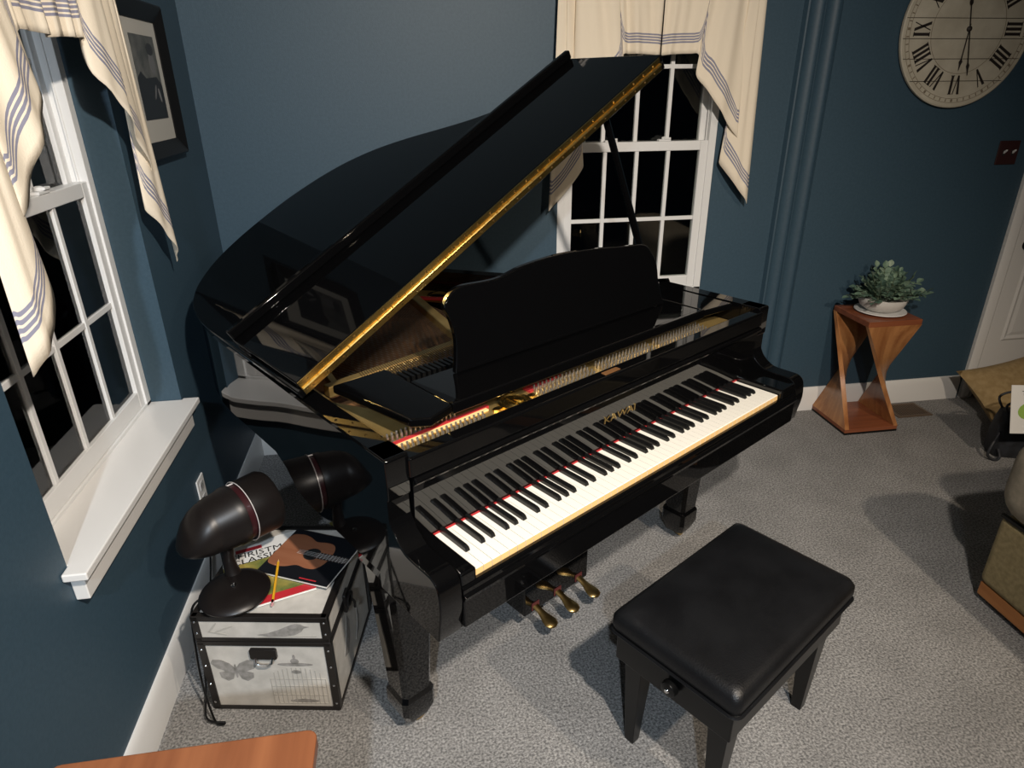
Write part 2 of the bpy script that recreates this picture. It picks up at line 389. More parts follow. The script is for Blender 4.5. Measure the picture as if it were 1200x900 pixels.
# stretcher (rail in front of the tuning pins)
MB().box(UL+.05, UR-.05, .137, .178, .906, .955).build('stretcher', M_BLACK, piano, .006, seg=3)
MB().prism(rrect(.555, .615, .147, .164, .003), .9545, .9562, 'z').build('name_plate', mat('bronze_plate', (.42,.20,.08), .35, .7), piano)
# keyboard
kb = MB().box(-.002, 1.227, .010, .150, .690, .712).build('key_frame', M_SATIN, piano)
P = 1.225/52; g = .0007
wk = MB()
prof = [(0,.7155),(.001,.7335),(.003,.735),(.152,.735),(.152,.714)]
n = len(prof); b0 = 0
wk.prism(prof, g, P-g, 'x')
wkm = wk.mesh('white_key', [M_IVORY, M_KEYWOOD], 0)
for p in wkm.polygons:
    if p.normal.y < -.9: p.material_index = 1
for i in range(52): inst(wkm, 'white_key', (i*P, 0, 0), kb)
bk = MB(); bw = .0052
bk.rings([[(-bw-.0008,.055,.735),(bw+.0008,.055,.735),(bw+.0008,.15,.735),(-bw-.0008,.15,.735)],[(-bw,.058,.743),(bw,.058,.743),(bw,.15,.743),(-bw,.15,.743)],[(-bw+.001,.064,.7468),(bw-.001,.064,.7468),(bw-.001,.15,.7468),(-bw+.001,.15,.7468)]])
bkm = bk.mesh('black_key', M_EBKEY, 0)
names = 'ABCDEFG'; offs = {'A':0,'C':-.0022,'D':.0022,'F':-.0028,'G':0}
for i in range(51):
    nm = names[i % 7]
    if nm in 'ACDFG':
        o = offs[nm] + (.002 if nm == 'A' else 0)
        inst(bkm, 'black_key', ((i+1)*P + o, 0, 0), kb)
MB().box(-.003, 1.228, .1475, .1515, .735, .7375).build('red_felt_strip', M_RED, kb)
# iron plate, tuning pins, strings
ins = offset_path(rimc, .054)
if ins[0][0] < rimc[0][0]: ins = offset_path(rimc, -.054)
def inside_clip(P, vmin): return [p for p in P if p[1] >= vmin]
poly = [(ins[0][0], .178)] + [p for p in ins if p[1] > .178] + [(ins[-1][0], .178)]
MB().prism(poly, .752, .766, 'z').build('soundboard', M_SOUND, piano)
# front plate (pin field)
fp = MB(); fp.prism([(ins[0][0], .178), (ins[-1][0], .178), (ins[-1][0], .44), (.5, .43), (.06, .50), (ins[0][0], .70)], .885, .900, 'z')
plate = fp.build('iron_plate', M_GOLD, piano, .003)
# curved hitch-pin border of the plate round the case
outb = inside_clip(ins, .44); inb = offset_path(outb, .075)
if (Vector(inb[3])-Vector((.6,.8))).length > (Vector(outb[3])-Vector((.6,.8))).length: inb = offset_path(outb, -.075)
pr = MB(); pr.rings([[(a[0],a[1],.862),(a[0],a[1],.885),(b[0],b[1],.882),(b[0],b[1],.862)] for a, b in zip(outb, inb)])
pr.build('plate_border', M_GOLD, piano, smooth=40)
def bar(p0, p1, w, z0, z1, name, mt, bev=.003):
    a = Vector(p0); b = Vector(p1); d = (b-a).normalized(); nrm = Vector((-d.y, d.x))*w/2
    return MB().prism([tuple(a+nrm), tuple(a-nrm), tuple(b-nrm), tuple(b+nrm)], z0, z1, 'z').build(name, mt, piano, bev)
bar((.045,.690), (.62,.735), .030, .868, .900, 'plate_cross_bar', M_GOLD)
bar((.080,.70), (.125,.90), .020, .868, .892, 'plate_side_bar', M_GOLD)
bar((.52,.72), (.70,1.34), .034, .868, .925, 'plate_brace', M_GOLD, .006)
bar((.92,.44), (1.02,.92), .030, .868, .92, 'plate_brace', M_GOLD, .006)
bar((.125,.90), (.30,1.44), .024, .868, .90, 'plate_brace', M_GOLD, .005)
# plate holes near the tail
for (u, v) in ((.80,1.22),(.66,1.40)):
    MB().lathe([(.030,.882),(.036,.886),(.044,.886),(.048,.882)], 24, (u, v, 0)).build('plate_hole_ring', M_BRASS, piano)
    MB().lathe([(.031,.8835),(.0,.8838)], 20, (u, v, 0), caps=False).build('plate_hole', M_SATIN, piano)
# strings: each course its own wire, joined (nobody could count them)
st = MB()
for i in range(64):
    t = i/63; a = Vector((.10+.52*t, .46, .902)); b = Vector((.16+.46*t+.06, 1.30-.02*t, .892))
    st.tube([a, (a.x*.5+b.x*.5, .72, .8995), b], .0016, 5)
tag(st.build('bass_strings', M_COPPER, piano), kind='stuff')
st = MB()
for i in range(90):
    t = i/89; a = Vector((.16+1.10*t, .43, .894)); b = Vector((-.02+1.24*t, 1.28-.62*t**1.2 if t > .3 else 1.32-.1*t, .884))
    st.tube([a, b], .0010, 4)
tag(st.build('treble_strings', M_STEEL, piano), kind='stuff')
bt = MB()
for (a, b) in (((.10,1.15),(.62,1.26)),):
    bt.prism([(a[0],a[1]-.018),(b[0],b[1]-.018),(b[0],b[1]+.018),(a[0],a[1]+.018)], .766, .893, 'z')
bt.build('bass_bridge', M_SOUND, piano)
fs = catmull([(.30,1.40),(.5,1.38),(.66,1.30),(.78,1.16),(.86,1.02),(.93,.9)], 5)
fo = offset_path(fs, .028)
MB().rings([[(a[0],a[1],.884),(a[0],a[1],.8895),(b[0],b[1],.8895),(b[0],b[1],.884)] for a, b in zip(fs, fo)]).build('red_string_felt', M_RED, piano)
# tuning pins in slanted rows
pn = MB()
def pins(u0, u1, rows, v0, dv, step):
    k = 0; u = u0
    while u < u1:
        for r in range(rows):
            pn.lathe([(.0029,.899),(.0029,.916),(.0022,.918)], 6, (u+.003*r+(.004 if r % 2 else 0), v0+r*dv, 0))
        u += step
pins(-.025, .245, 2, .244, .015, .0135)
pins(.425, .635, 4, .242, .016, .0150)
pins(.665, .90, 4, .242, .016, .0150)
pins(.93, 1.16, 4, .242, .016, .0150)
pins(-.025, .20, 2, .304, .014, .0125)
tag(pn.build('tuning_pins', M_STEEL, piano), kind='stuff')
# red understring felts beside the pins
MB().prism([(-.035,.285),(.285,.292),(.285,.302),(-.035,.296)], .900, .906, 'z').build('red_pin_felt', M_RED, piano)
MB().prism([(-.035,.274),(.275,.281),(.275,.292),(-.035,.285)], .900, .9035, 'z').build('yellow_pin_felt', mat('cream_felt', (.85,.62,.28), .9), piano)
MB().prism([(.42,.285),(.56,.312),(.56,.330),(.42,.315)], .900, .905, 'z').build('red_pin_felt', M_RED, piano)
# round gold emblem cast on the plate
em = MB(); em.lathe([(.046,.900),(.046,.905),(.040,.909),(.036,.905),(.030,.905),(.026,.908),(.0,.910)], 28, (.352, .268, 0)); em.build('plate_emblem', M_BRASS, piano)
for sx in (-1, 1):
    MB().prism(ell(.352+sx*.058, .268, .016, .009, 14), .899, .905, 'z').build('emblem_scroll', M_BRASS, piano)
em2 = MB()
for P_ in ([(-.013,-.017),(-.007,-.017),(-.007,.018),(-.013,.018)], [(-.007,-.002),(.013,.018),(.005,.018),(-.009,.006)], [(-.007,.002),(.005,-.017),(.013,-.017),(-.003,.006)]): em2.prism([(.352+a, .268+b) for a, b in P_], .905, .912, 'z')
em2.build('emblem_relief', M_BRASS, piano)
# dampers
dm = MB()
for i in range(60):
    u = .17+i*.0165
    dm.box(u-.0045, u+.0045, .50-.03*i/60, .55-.03*i/60, .915, .945)
tag(dm.build('damper_heads', M_SATIN, piano), kind='stuff')
dm = MB()
for i in range(60):
    u = .17+i*.0165
    dm.box(u-.003, u+.003, .50-.03*i/60, .55-.03*i/60, .903, .915)
tag(dm.build('damper_felts', mat('white_felt', (.75,.73,.70), .95), piano), kind='stuff')
MB().box(.16, 1.17, .472, .486, .905, .925).build('damper_rail', M_CHROME, piano)
# music shelf, side shelves and desk
MB().prism([(-.004,.545),(.150,.545),(.150,.258),(.075,.236),(.036,.262)], .944, .966, 'z').build('side_shelf', M_BLACK, piano, .005, seg=3)
MB().prism([(1.165,.258),(1.30,.240),(1.306,.545),(1.165,.545)], .944, .966, 'z').build('side_shelf', M_BLACK, piano, .005, seg=3)
MB().box(.150, 1.165, .268, .440, .946, .964).build('music_shelf', M_BLACK, piano, .004)
MB().box(.150, 1.165, .256, .274, .940, .970).build('music_ledge', M_BLACK, piano, .005, seg=3)
DESK = [(.262,.966),(.272,1.00),(.281,1.045),(.279,1.077),(.272,1.112),(.263,1.130),(.268,1.144),(.288,1.162),(.310,1.172),(.338,1.175),(.40,1.172),(.446,1.172),(.49,1.179),(.538,1.188),(.633,1.195),(.70,1.196),(.765,1.193),(.86,1.186),(.94,1.178),(1.008,1.172),(1.05,1.168),(1.075,1.158),(1.09,1.138),(1.108,1.110),(1.113,1.08),(1.112,1.045),(1.120,1.00),(1.130,.966)]
dk = MB()
dk.prism(catmull(DESK, 3), 0, .018, 'y', fn=lambda q: (q[0], .392+.22*(q[2]-.966)+q[1], q[2]))
dk.build('music_desk', M_BLACK, piano, .004, smooth=35, seg=3)
# lid
TH = math.radians(28.7145); LU, LZ = -.101, .975
ct, sn = math.cos(TH), math.sin(TH)
def lidfn(q):  # q = (s, v, off) with s measured from the hinge
    s, v, o = q; return (LU + s*ct - o*sn, v, LZ + s*sn + o*ct)
lid_poly = [(u+.101, v) for u, v in lidc]
lid_poly = [(max(s, .0), v) for s, v in lid_poly]; lid_poly = [(s*(1.453/1.453), v) for s, v in lid_poly]
lm = MB(); lm.prism(lid_poly, .004, .024, 'z', fn=lidfn)
lid = lm.build('lid', M_LID, piano, .004, smooth=35, seg=3)
VF, VW, LL = .494, .392, 1.453
fl = MB(); fl.prism([(.012,VF),(LL,VF),(LL,VF+VW),(.012,VF+VW)], .027, .047, 'z', fn=lidfn)
flap = fl.build('front_flap', M_LID, piano, .004, seg=3)
lp = MB(); lp.prism([(.012,VF+VW-.022),(LL,VF+VW-.022),(LL,VF+VW),(.012,VF+VW)], .047, .076, 'z', fn=lidfn)
lp.build('flap_lip', M_LID, flap, .006, seg=3)
# brass continuous hinge along the fold
bh = MB(); bh.prism([(.014,VF-.0025),(LL-.02,VF-.0025),(LL-.02,VF),(.014,VF)], .008, .046, 'z', fn=lidfn)
hinge = bh.build('brass_hinge', M_BRASS, lid)
kn = MB(); s = .016; k = 0
while s < LL-.03:
    e = min(s+.046, LL-.022)
    p0 = lidfn((s, VF-.004, .0262)); p1 = lidfn((e, VF-.004, .0262)); kn.tube([p0, p1], .0042, 8); s += .048
kn.build('hinge_knuckles', M_BRASS, hinge)
sc = MB()
for i in range(29):
    for o in (.015, .038):
        q = Vector(lidfn((.04+i*.0485, VF-.003, o))); sc.lathe([(.0032,0),(.0024,.0012),(0,.0015)], 8, q, (0,-1,0))
tag(sc.build('hinge_screws', M_BRASSDULL, hinge), kind='stuff')
# prop stick
B = Vector((1.27, .55, .945)); T = Vector(lidfn((1.24, .575, .003)))
pd = (T-B).normalized(); ps = MB(); ps.tube([B, B+pd*.12, B+pd*.13, T], .011, 8, rr=[.018,.018,.013,.011]); ps.build('prop_stick', M_BLACK, piano, smooth=40)
MB().box(1.245, 1.30, .525, .575, .93, .95).build('prop_bracket', M_BLACK, piano, .003)
# legs with casters
def leg(u, v, dz=0):
    m = MB()
    def sq(h, z, b=.012): return [(u+x, v+y, z) for x, y in ((-h+b,-h),(h-b,-h),(h,-h+b),(h,h-b),(h-b,h),(-h+b,h),(-h,h-b),(-h,-h+b))]
    m.rings([sq(.066,.61+dz), sq(.066,.58+dz), sq(.063,.565), sq(.061,.52), sq(.045,.150), sq(.051,.136), sq(.051,.088), sq(.036,.046)])
    l = m.build('leg', M_BLACK, piano, smooth=20)
    cst = MB(); cst.lathe([(.012,.072),(.012,.05)], 10, (u,v,0)); cst.box(u-.004,u+.030,v-.014,v-.011,.018,.056); cst.box(u-.004,u+.030,v+.011,v+.014,.018,.056); cst.box(u-.012,u+.012,v-.014,v+.014,.046,.054)
    cst.build('caster_fork', M_BRASSDULL, l)
    MB().lathe([(.016,-.010),(.023,-.008),(.023,.008),(.016,.010)], 18, (u+.020, v, .0235), (0,1,0)).build('caster_wheel', M_BRASSDULL, l)
leg(.0, .315); leg(1.245, .315); leg(.44, 1.28, .06)
# under beams
bar((.0,.33), (.44,1.28), .06, .66, .732, 'under_beam', M_SATIN); bar((1.245,.33), (.44,1.28), .06, .66, .732, 'under_beam', M_SATIN)
MB().prism([(a[0],a[1]) for a in rim_in], .732, .742, 'z').build('bottom_panel', M_SATIN, piano)
# pedal lyre
ly = MB(); ly.prism([(.435,.62),(.735,.62),(.735,.40),(.725,.39),(.445,.39)], .10, .11, 'z') if False else None
lyre = MB().box(.440, .735, .330, .450, .085, .200).build('pedal_box', M_BLACK, piano, .006, seg=3)
for u in (.51, .665):
    MB().lathe([(.020,.20),(.020,.22),(.014,.24),(.016,.40),(.014,.57),(.022,.60),(.022,.61)], 14, (u,.39,0)).build('lyre_post', M_BLACK, lyre)
for u in (.487, .5875, .688):
    pp = [(.335,.013,.098,.006),(.318,.011,.094,.006),(.300,.010,.089,.005),(.285,.012,.084,.005),(.268,.017,.079,.005),(.250,.020,.075,.005),(.236,.016,.073,.004),(.230,.006,.072,.003)]
    rg = []
    for v, hw, z, th in pp:
        hw *= 1.2; z += .012; v += .008
        rg.append([(u-hw,v,z),(u-hw*.7,v,z+th),(u+hw*.7,v,z+th),(u+hw,v,z),(u+hw*.7,v,z-th),(u-hw*.7,v,z-th)])
    MB().rings(rg).build('pedal', M_BRASSDULL, lyre, smooth=60)
    MB().box(u-.016, u+.016, .3275, .3315, .095, .122).build('pedal_felt', mat('dark_red_felt', (.09,.014,.014), .9), lyre)

# ================================================================== piano bench
BA = math.radians(32.2); BX, BY = 1.546, -1.758
bench = empty('piano_bench', (BX, BY, 0), BA, 'black leather padded bench in front of the piano keyboard', 'bench')
L2, W2 = .280, .176
def cushion():
    rs = []
    for (ins_, z) in ((.004,.396),(.0,.402),(-.003,.420),(-.002,.441),(.006,.455),(.022,.463),(.06,.4675),(.10,.470),(.14,.471)):
        rr_ = max(.020-ins_*.08, .009)
        rs.append([(x, y, z) for x, y in rrect(-L2+ins_, L2-ins_, -W2+ins_, W2-ins_, rr_, 5)])
    return MB().rings(rs)
cu = cushion().build('seat_cushion', M_LEATHER, bench, smooth=60)
pp = [(x, y, .400) for x, y in rrect(-L2-.003, L2+.003, -W2-.003, W2+.003, .02, 5)]; pp.append(pp[0]); pp.append(pp[1])
MB().tube(pp, .004, 6).build('seat_piping', M_LEATHER, cu)
MB().box(-L2+.012, L2-.012, -W2+.012, W2-.012, .304, .397).build('apron', M_SATIN, bench, .004)
for sx in (-1, 1):
    for sy in (-1, 1):
        x1, y1 = sx*(L2-.034), sy*(W2-.026)
        def q(h, z, o=0):
            a_, b_ = x1-sx*o, y1-sy*o; return [(a_, b_, z), (a_-sx*h, b_, z), (a_-sx*h, b_-sy*h, z), (a_, b_-sy*h, z)]
        MB().rings([q(.056,.38), q(.054,.304), q(.028,.0,.012)]).build('leg', M_SATIN, bench, .002, smooth=0)
for sx in (-1, 1):
    k = MB(); k.lathe([(.010,0),(.010,.004),(.020,.006),(.021,.012),(.019,.024),(.009,.027)], 18, (sx*(L2-.012), -.01, .355), (sx,0,0))
    kk = k.build('adjusting_knob', M_SATIN, bench, .0015)
    MB().lathe([(.007,.0265),(.005,.0295),(0,.030)], 12, (sx*(L2-.012), -.01, .355), (sx,0,0)).build('knob_screw', M_CHROME, kk)

# ================================================================== trunk with prints
CA = math.radians(-10.2); cw, cd, ch = .360, .392, .345
fl_ = Vector((.141, -1.484)); ex = Vector((math.cos(CA), math.sin(CA))); ey = Vector((-ex.y, ex.x))
cc = fl_ + ex*cw/2 + ey*cd/2
chest = empty('storage_trunk', (cc.x, cc.y, 0), CA, 'square cream trunk with black edging and butterfly print beside the wall', 'trunk')
M_LINEN = noise_mat('printed_canvas', (.50,.475,.43), (.60,.57,.52), scale=22, rough=.7, bump=.04, bscale=300)
M_TRIM = mat('black_trim', (.012,.010,.009), .35)
M_PRINT = noise_mat('grey_print', (.22,.21,.19), (.34,.32,.30), scale=60, rough=.8)
M_PRINTL = mat('pale_grey_print', (.42,.40,.36), .8)
zs = .262
body = MB().box(-cw/2, cw/2, -cd/2, cd/2, .006, zs-.003).build('trunk_body', M_LINEN, chest, .004)
lidc_ = MB().box(-cw/2-.002, cw/2+.002, -cd/2-.002, cd/2+.002, zs, ch).build('trunk_lid', M_LINEN, chest, .004)
def strip(x0, x1, y0, y1, z0, z1, par): MB().box(x0, x1, y0, y1, z0, z1).build('edge_trim', M_TRIM, par, .0015)
hx, hy, e, tw = cw/2, cd/2, .0045, .016
for sx in (-1, 1):
    for sy in (-1, 1):
        for z0, z1, par in ((.004, zs-.004, body), (zs, ch+.003, lidc_)):
            strip(min(sx*(hx+e), sx*(hx-tw)), max(sx*(hx+e), sx*(hx-tw)), min(sy*(hy+e), sy*(hy-tw)), max(sy*(hy+e), sy*(hy-tw)), z0, z1, par)
for z0, z1, par in ((.002,.014,body),(zs-.016,zs-.002,body),(zs+.001,zs+.013,lidc_),(ch-.013,ch+.004,lidc_)):
    for sy in (-1, 1): strip(-hx-e+.002, hx+e-.002, min(sy*(hy+e), sy*(hy-.013)), max(sy*(hy+e), sy*(hy-.013)), z0, z1, par)
    for sx in (-1, 1): strip(min(sx*(hx+e), sx*(hx-.013)), max(sx*(hx+e), sx*(hx-.013)), -hy-e+.002, hy+e-.002, z0, z1, par)
nl = MB()
for sx in (-1, 1):
    for z in (.03,.10,.17,.23,.29,.33):
        nl.lathe([(.0035,0),(.002,.0015),(0,.002)], 8, (sx*(hx-.005), -hy-e, z), (0,-1,0))
nl.build('trim_nails', M_CHROME, body)
# front handle and side latch
hp = MB().prism(rrect(-.042, .032, zs-.060, zs-.024, .006), -hy-.010, -hy-.0005, 'y').build('handle_plate', M_TRIM, body, .001)
MB().tube([(-.026,-hy-.010,zs-.052),(-.024,-hy-.018,zs-.066),(-.012,-hy-.02,zs-.070),(.008,-hy-.02,zs-.070),(.019,-hy-.018,zs-.066),(.021,-hy-.010,zs-.052)], .0028, 6).build('handle_pull', M_CHROME, hp)
MB().prism(rrect(-.055, -.015, zs-.035, zs+.03, .006), hx+.002, hx+.011, 'x').build('side_latch', M_TRIM, body, .001)
th_ = [(hx+.016, -.035+.018*math.cos(a)*1.3, zs+.004+.016*math.sin(a)) for a in [2*PI*i/14 for i in range(16)]]
MB().tube(th_, .005, 6).build('latch_ring', M_TRIM, body)
MB().tube([(hx+.014,-.02,zs-.005),(hx+.022,-.01,zs-.03),(hx+.018,0.0,zs-.06)], .004, 6).build('latch_strap', M_TRIM, body)
# prints on the front (flat)
def front_print(name, polys, material, par=None, y=None):
    m = MB(); yy = y if y is not None else -hy-.0012
    for p in polys: m.prism(p, yy, -hy+.001 if par is None else yy+.0008, 'y')
    return m.build(name, material, par or body, smooth=0)
bx, bz = -.095, .155
wingU = [(0,.002),(.012,.022),(.032,.034),(.052,.034),(.058,.022),(.046,.004),(.026,-.006),(.004,-.006)]
wingL = [(.002,-.006),(.026,-.006),(.042,-.012),(.040,-.030),(.024,-.042),(.010,-.034)]
bf = []
for s in (-1, 1):
    for wg in (wingU, wingL): bf.append([(bx+s*x*1.15, bz+z*1.05) for x, z in wg])
bf.append(ell(bx, bz-.006, .004, .026, 10))
front_print('butterfly_print', bf, M_PRINT)
# bird cage print: dome of thin bars
cgx, cg0, cg1, cgt, cgr = .075, .025, .120, .175, .078
cg = []
for i in range(13):
    a = -1+2*i/12; x = cgx+a*cgr; top = cg1+(cgt-cg1)*math.sqrt(max(0, 1-a*a))*.8
    cg.append([(x-.0011,cg0),(x+.0011,cg0),(x+.0011,top),(x-.0011,top)])
for z in (cg0, .058, .092, cg1): cg.append([(cgx-cgr,z-.0012),(cgx+cgr,z-.0012),(cgx+cgr,z+.0012),(cgx-cgr,z+.0012)])
front_print('bird_cage_print', cg, M_PRINTL)
front_print('cage_top_print', [ell(cgx, .176, .05, .006, 16), ell(cgx, .188, .012, .010, 12), ell(cgx, .203, .004, .010, 10)], M_PRINT)
front_print('cage_floor_print', [ell(cgx+.01, .036, .042, .007, 14)], M_PRINT)
front_print('cage_bird_print', [ell(cgx, .148, .014, .007, 12)], M_PRINT)
brd = [(-.012,.286),(.02,.293),(.050,.305),(.075,.318),(.095,.326),(.112,.325),(.120,.318),(.134,.316),(.118,.310),(.110,.298),(.09,.286),(.06,.281),(.02,.279)]
front_print('bird_print', [brd], M_PRINT, lidc_, -hy-.0030)
front_print('branch_print', [[(-.02,.278),(.15,.284),(.15,.281),(-.02,.275)], ell(-.10,.305,.03,.003,12,rot=.4), ell(-.12,.29,.028,.003,12,rot=-.2), ell(-.13,.31,.022,.003,12,rot=.9)], M_PRINTL, lidc_, -hy-.0030)
m = MB()
for p in ([(-.10,.10),(-.06,.15),(-.04,.21),(-.02,.17),(-.03,.12),(-.06,.08)], [(.02,.05),(.05,.09),(.06,.15),(.075,.10),(.06,.06)]): m.prism(p, hx-.001, hx+.0012, 'x')
m.build('side_print', M_PRINT, body, smooth=0)

# ---------------------------------------------------------------- song books and pencil on the trunk
zt = ch+.006
def book(name, cx, cy, rz, wd, ht, th, z, label, cover, group=None):
    o = empty(name, (cx, cy, z), rz, label, 'book', group)
    MB().box(-wd/2+.001, wd/2-.001, -ht/2+.001, ht/2-.001, .0008, th-.0008).build('pages', mat('paper', (.80,.78,.73), .8), o, smooth=0)
    MB().box(-wd/2, wd/2, -ht/2, ht/2, th-.0008, th).build('front_cover', cover, o, smooth=0)
    MB().box(-wd/2, wd/2, -ht/2, ht/2, 0, .0008).build('back_cover', cover, o, smooth=0)
    return o
def flat(name, poly, th, mt, par, d=.0003): return MB().prism(poly, th, th+d, 'z').build(name, mt, par, smooth=0)
M_PAPERW = mat('white_cover', (.78,.77,.74), .35); M_REDP = mat('red_print', (.55,.03,.04), .4); M_INK = mat('black_print', (.02,.02,.02), .5)
a2 = math.radians(17); r1 = Vector((math.cos(a2), math.sin(a2))); u1 = Vector((-r1.y, r1.x))
br_ = Vector((.462, -1.436)); c2 = br_ - r1*.1145 + u1*.1475
b2 = book('song_book', c2.x, c2.y, a2, .229, .295, .006, zt-.001, 'white Christmas song book with red bands lying under the lamp base', M_PAPERW)
flat('red_band', [(-.1145,-.1475),(.1145,-.1475),(.1145,-.118),(-.1145,-.118)], .006, M_REDP, b2)
flat('cover_picture', [(-.1145,-.118),(.1145,-.118),(.1145,.052),(-.1145,.052)], .006, noise_mat('green_picture', (.05,.12,.035), (.42,.33,.08), scale=14, rough=.4), b2)
flat('red_label', [(-.075,.106),(.0,.106),(.0,.122),(-.075,.122)], .006, M_REDP, b2)
text('title_lettering', 'CHRISTMAS', .034, M_INK, b2, Matrix.Translation((.0,.088,.0063)), 1.12)
text('title_lettering', 'CLASSICS', .034, M_INK, b2, Matrix.Translation((-.012,.060,.0063)), 1.12)
a1 = math.radians(-26.5); r1 = Vector((math.cos(a1), math.sin(a1))); u1 = Vector((-r1.y, r1.x))
brc = Vector((.492, -1.448)); BWd, BHt = .232, .205
c1 = brc - r1*BWd/2 + u1*BHt/2
b1 = book('song_book', c1.x, c1.y, a1, BWd, BHt, .008, zt+.0055, 'black song book with a brown ukulele pictured on its cover', mat('black_cover', (.010,.011,.014), .3))
M_UKE = wood_mat('ukulele_print', (.26,.095,.045), (.36,.15,.08), 0, .4)
uk = catmull([(-.115,-.045),(-.115,.045),(-.085,.062),(-.05,.058),(-.02,.046),(.012,.050),(.040,.046),(.056,.025),(.058,0),(.056,-.025),(.040,-.046),(.012,-.050),(-.02,-.046),(-.05,-.058),(-.085,-.062)], 4, True)
uk = [(max(x, -.1155), y*1.2+.008) for x, y in uk]
flat('ukulele_body', uk, .008, M_UKE, b1)
flat('ukulele_sound_hole', ell(-.002, .008, .026, .026, 22), .0084, M_INK, b1)
flat('ukulele_neck', [(.010,-.006),(.1155,-.004),(.1155,.020),(.010,.022)], .0087, mat('fretboard_print', (.05,.03,.025), .5), b1)
fm = MB()
for i in range(9): fm.box(.02+i*.0105, .0208+i*.0105+.0004, -.005, .021, .009, .0092)
for i in range(4): fm.box(-.05, .1155, .0005+i*.005-.0004, .0005+i*.005+.0004, .0091, .0093)
fm.build('ukulele_strings', mat('pale_print', (.62,.60,.57), .5), b1, smooth=0)
flat('publisher_mark', [(.02,-.094),(.075,-.094),(.075,-.090),(.02,-.090)], .008, M_REDP, b1)
# pencil
pz = zt+.0125
pen = empty('pencil', (0,0,0), 0, 'yellow pencil lying across the song books on the trunk', 'pencil')
p0, p1 = Vector((.342,-1.320,.3665)), Vector((.352,-1.492,.3595)); d = (p1-p0).normalized()
MB().tube([p0, p1-d*.020], .0036, 6).build('shaft', mat('yellow_lacquer', (.80,.42,.02), .35), pen, smooth=0)
MB().tube([p1-d*.020, p1-d*.008], .0038, 8).build('ferrule', M_CHROME, pen)
MB().tube([p1-d*.008, p1], .0036, 8).build('eraser', mat('pink_rubber', (.62,.30,.30), .8), pen)
MB().tube([p0, p0-d*.014], .0036, 6, rr=[.0036,.0004]).build('tip', M_KEYWOOD, pen)

# ---------------------------------------------------------------- desk lamp standing on the trunk
M_LAMP = mat('dark_brown_lamp_enamel', (.009,.007,.0066), .36, spec=.35)
lamp = empty('desk_lamp', (.247, -1.436, zt+.0065), 0, 'black desk lamp with round base and drum head on the trunk', 'lamp')
lb = MB().lathe([(.085,0.0075),(.092,.010),(.094,.016),(.088,.024),(.070,.031),(.045,.036),(.020,.038),(.0,.0385)], 36).build('base', M_LAMP, lamp, smooth=50)
MB().lathe([(.008,.038),(.007,.041),(0,.042)], 14).build('base_button', M_CHROME, lb)
MB().tube([(-.015,.060,.024),(-.020,.066,.05),(-.022,.068,.085),(-.018,.066,.12)], .018, 12, rr=[.024,.019,.017,.02]).build('neck', M_LAMP, lamp)
A0 = Vector((.150,-1.425,.560)) - Vector((.247,-1.425,zt+.0065)); A1 = Vector((.335,-1.265,.560)) - Vector((.247,-1.425,zt+.0065))
ax = (A1-A0).normalized(); LEN = (A1-A0).length
e1 = Vector((0,0,1)) - ax*ax.z; e1.normalize(); e2 = ax.cross(e1)
def hring(t, r, dz, sq=1.0, n=32): return [A0 + ax*(t*LEN) + e1*(dz + r*math.cos(2*PI*i/n)) + e2*(r*sq*math.sin(2*PI*i/n)) for i in range(n)]
head = MB().rings([hring(-.07,.006,-.034,3.0), hring(-.05,.014,-.031,2.4), hring(.01,.033,-.022,1.55), hring(.08,.051,-.012,1.24), hring(.17,.066,-.005,1.08), hring(.26,.074,-.001), hring(.29,.074,-.001), hring(.31,.077,0), hring(.50,.083,0), hring(.52,.086,0), hring(.60,.087,0)]).build('lamp_head', M_LAMP, lamp, smooth=50)
MB().rings([hring(.58,.081,0), hring(.70,.081,0)], caps=False).build('head_band', mat('maroon_band', (.035,.008,.010), .3), head)
MB().rings([hring(.68,.087,0), hring(.97,.089,0), hring(1.02,.082,0), hring(1.03,.02,0)]).build('lamp_shade', M_LAMP, lamp, smooth=50)
MB().tube([A0+ax*(.20*LEN)-e2*.066+e1*-.012, A0+ax*(.20*LEN)-e2*.078+e1*-.014], .012, 12).build('head_knob', M_LAMP, head)
rg = [A0+ax*(.675*LEN)+e1*(.0885*math.cos(2*PI*i/40))+e2*(.0885*math.sin(2*PI*i/40)) for i in range(41)]
MB().tube(rg, .0013, 6).build('pale_ring', mat('pale_wire', (.75,.70,.68), .3, .3), head)
for k in (-.10, -.02):
    MB().tube([A0+ax*(t*LEN)+e1*(.0845*math.cos(k+.35))+e2*(-.0845*math.sin(k+.35)) for t in (.59,.685)], .0012, 6).build('band_wire', MATS['pale_wire'], head)
cord = catmull([(-.085,.0,.010),(-.112,-.02,-.01),(-.122,-.03,-.10),(-.120,-.06,-.24),(-.090,-.11,-.345),(-.065,-.115,-.342),(-.118,-.095,-.340),(-.145,.01,-.335),(-.20,.20,-.330),(-.222,.42,-.28),(-.225,.56,-.08)], 6)
cord = [(x, y, max(z, -.348)) for x, y, z in cord]
MB().tube(cord, .0032, 6).build('power_cord', M_SATIN, lamp)
MB().box(-.245,-.216,.550,.585,-.075,-.035).build('plug', M_SATIN, lamp, .004)

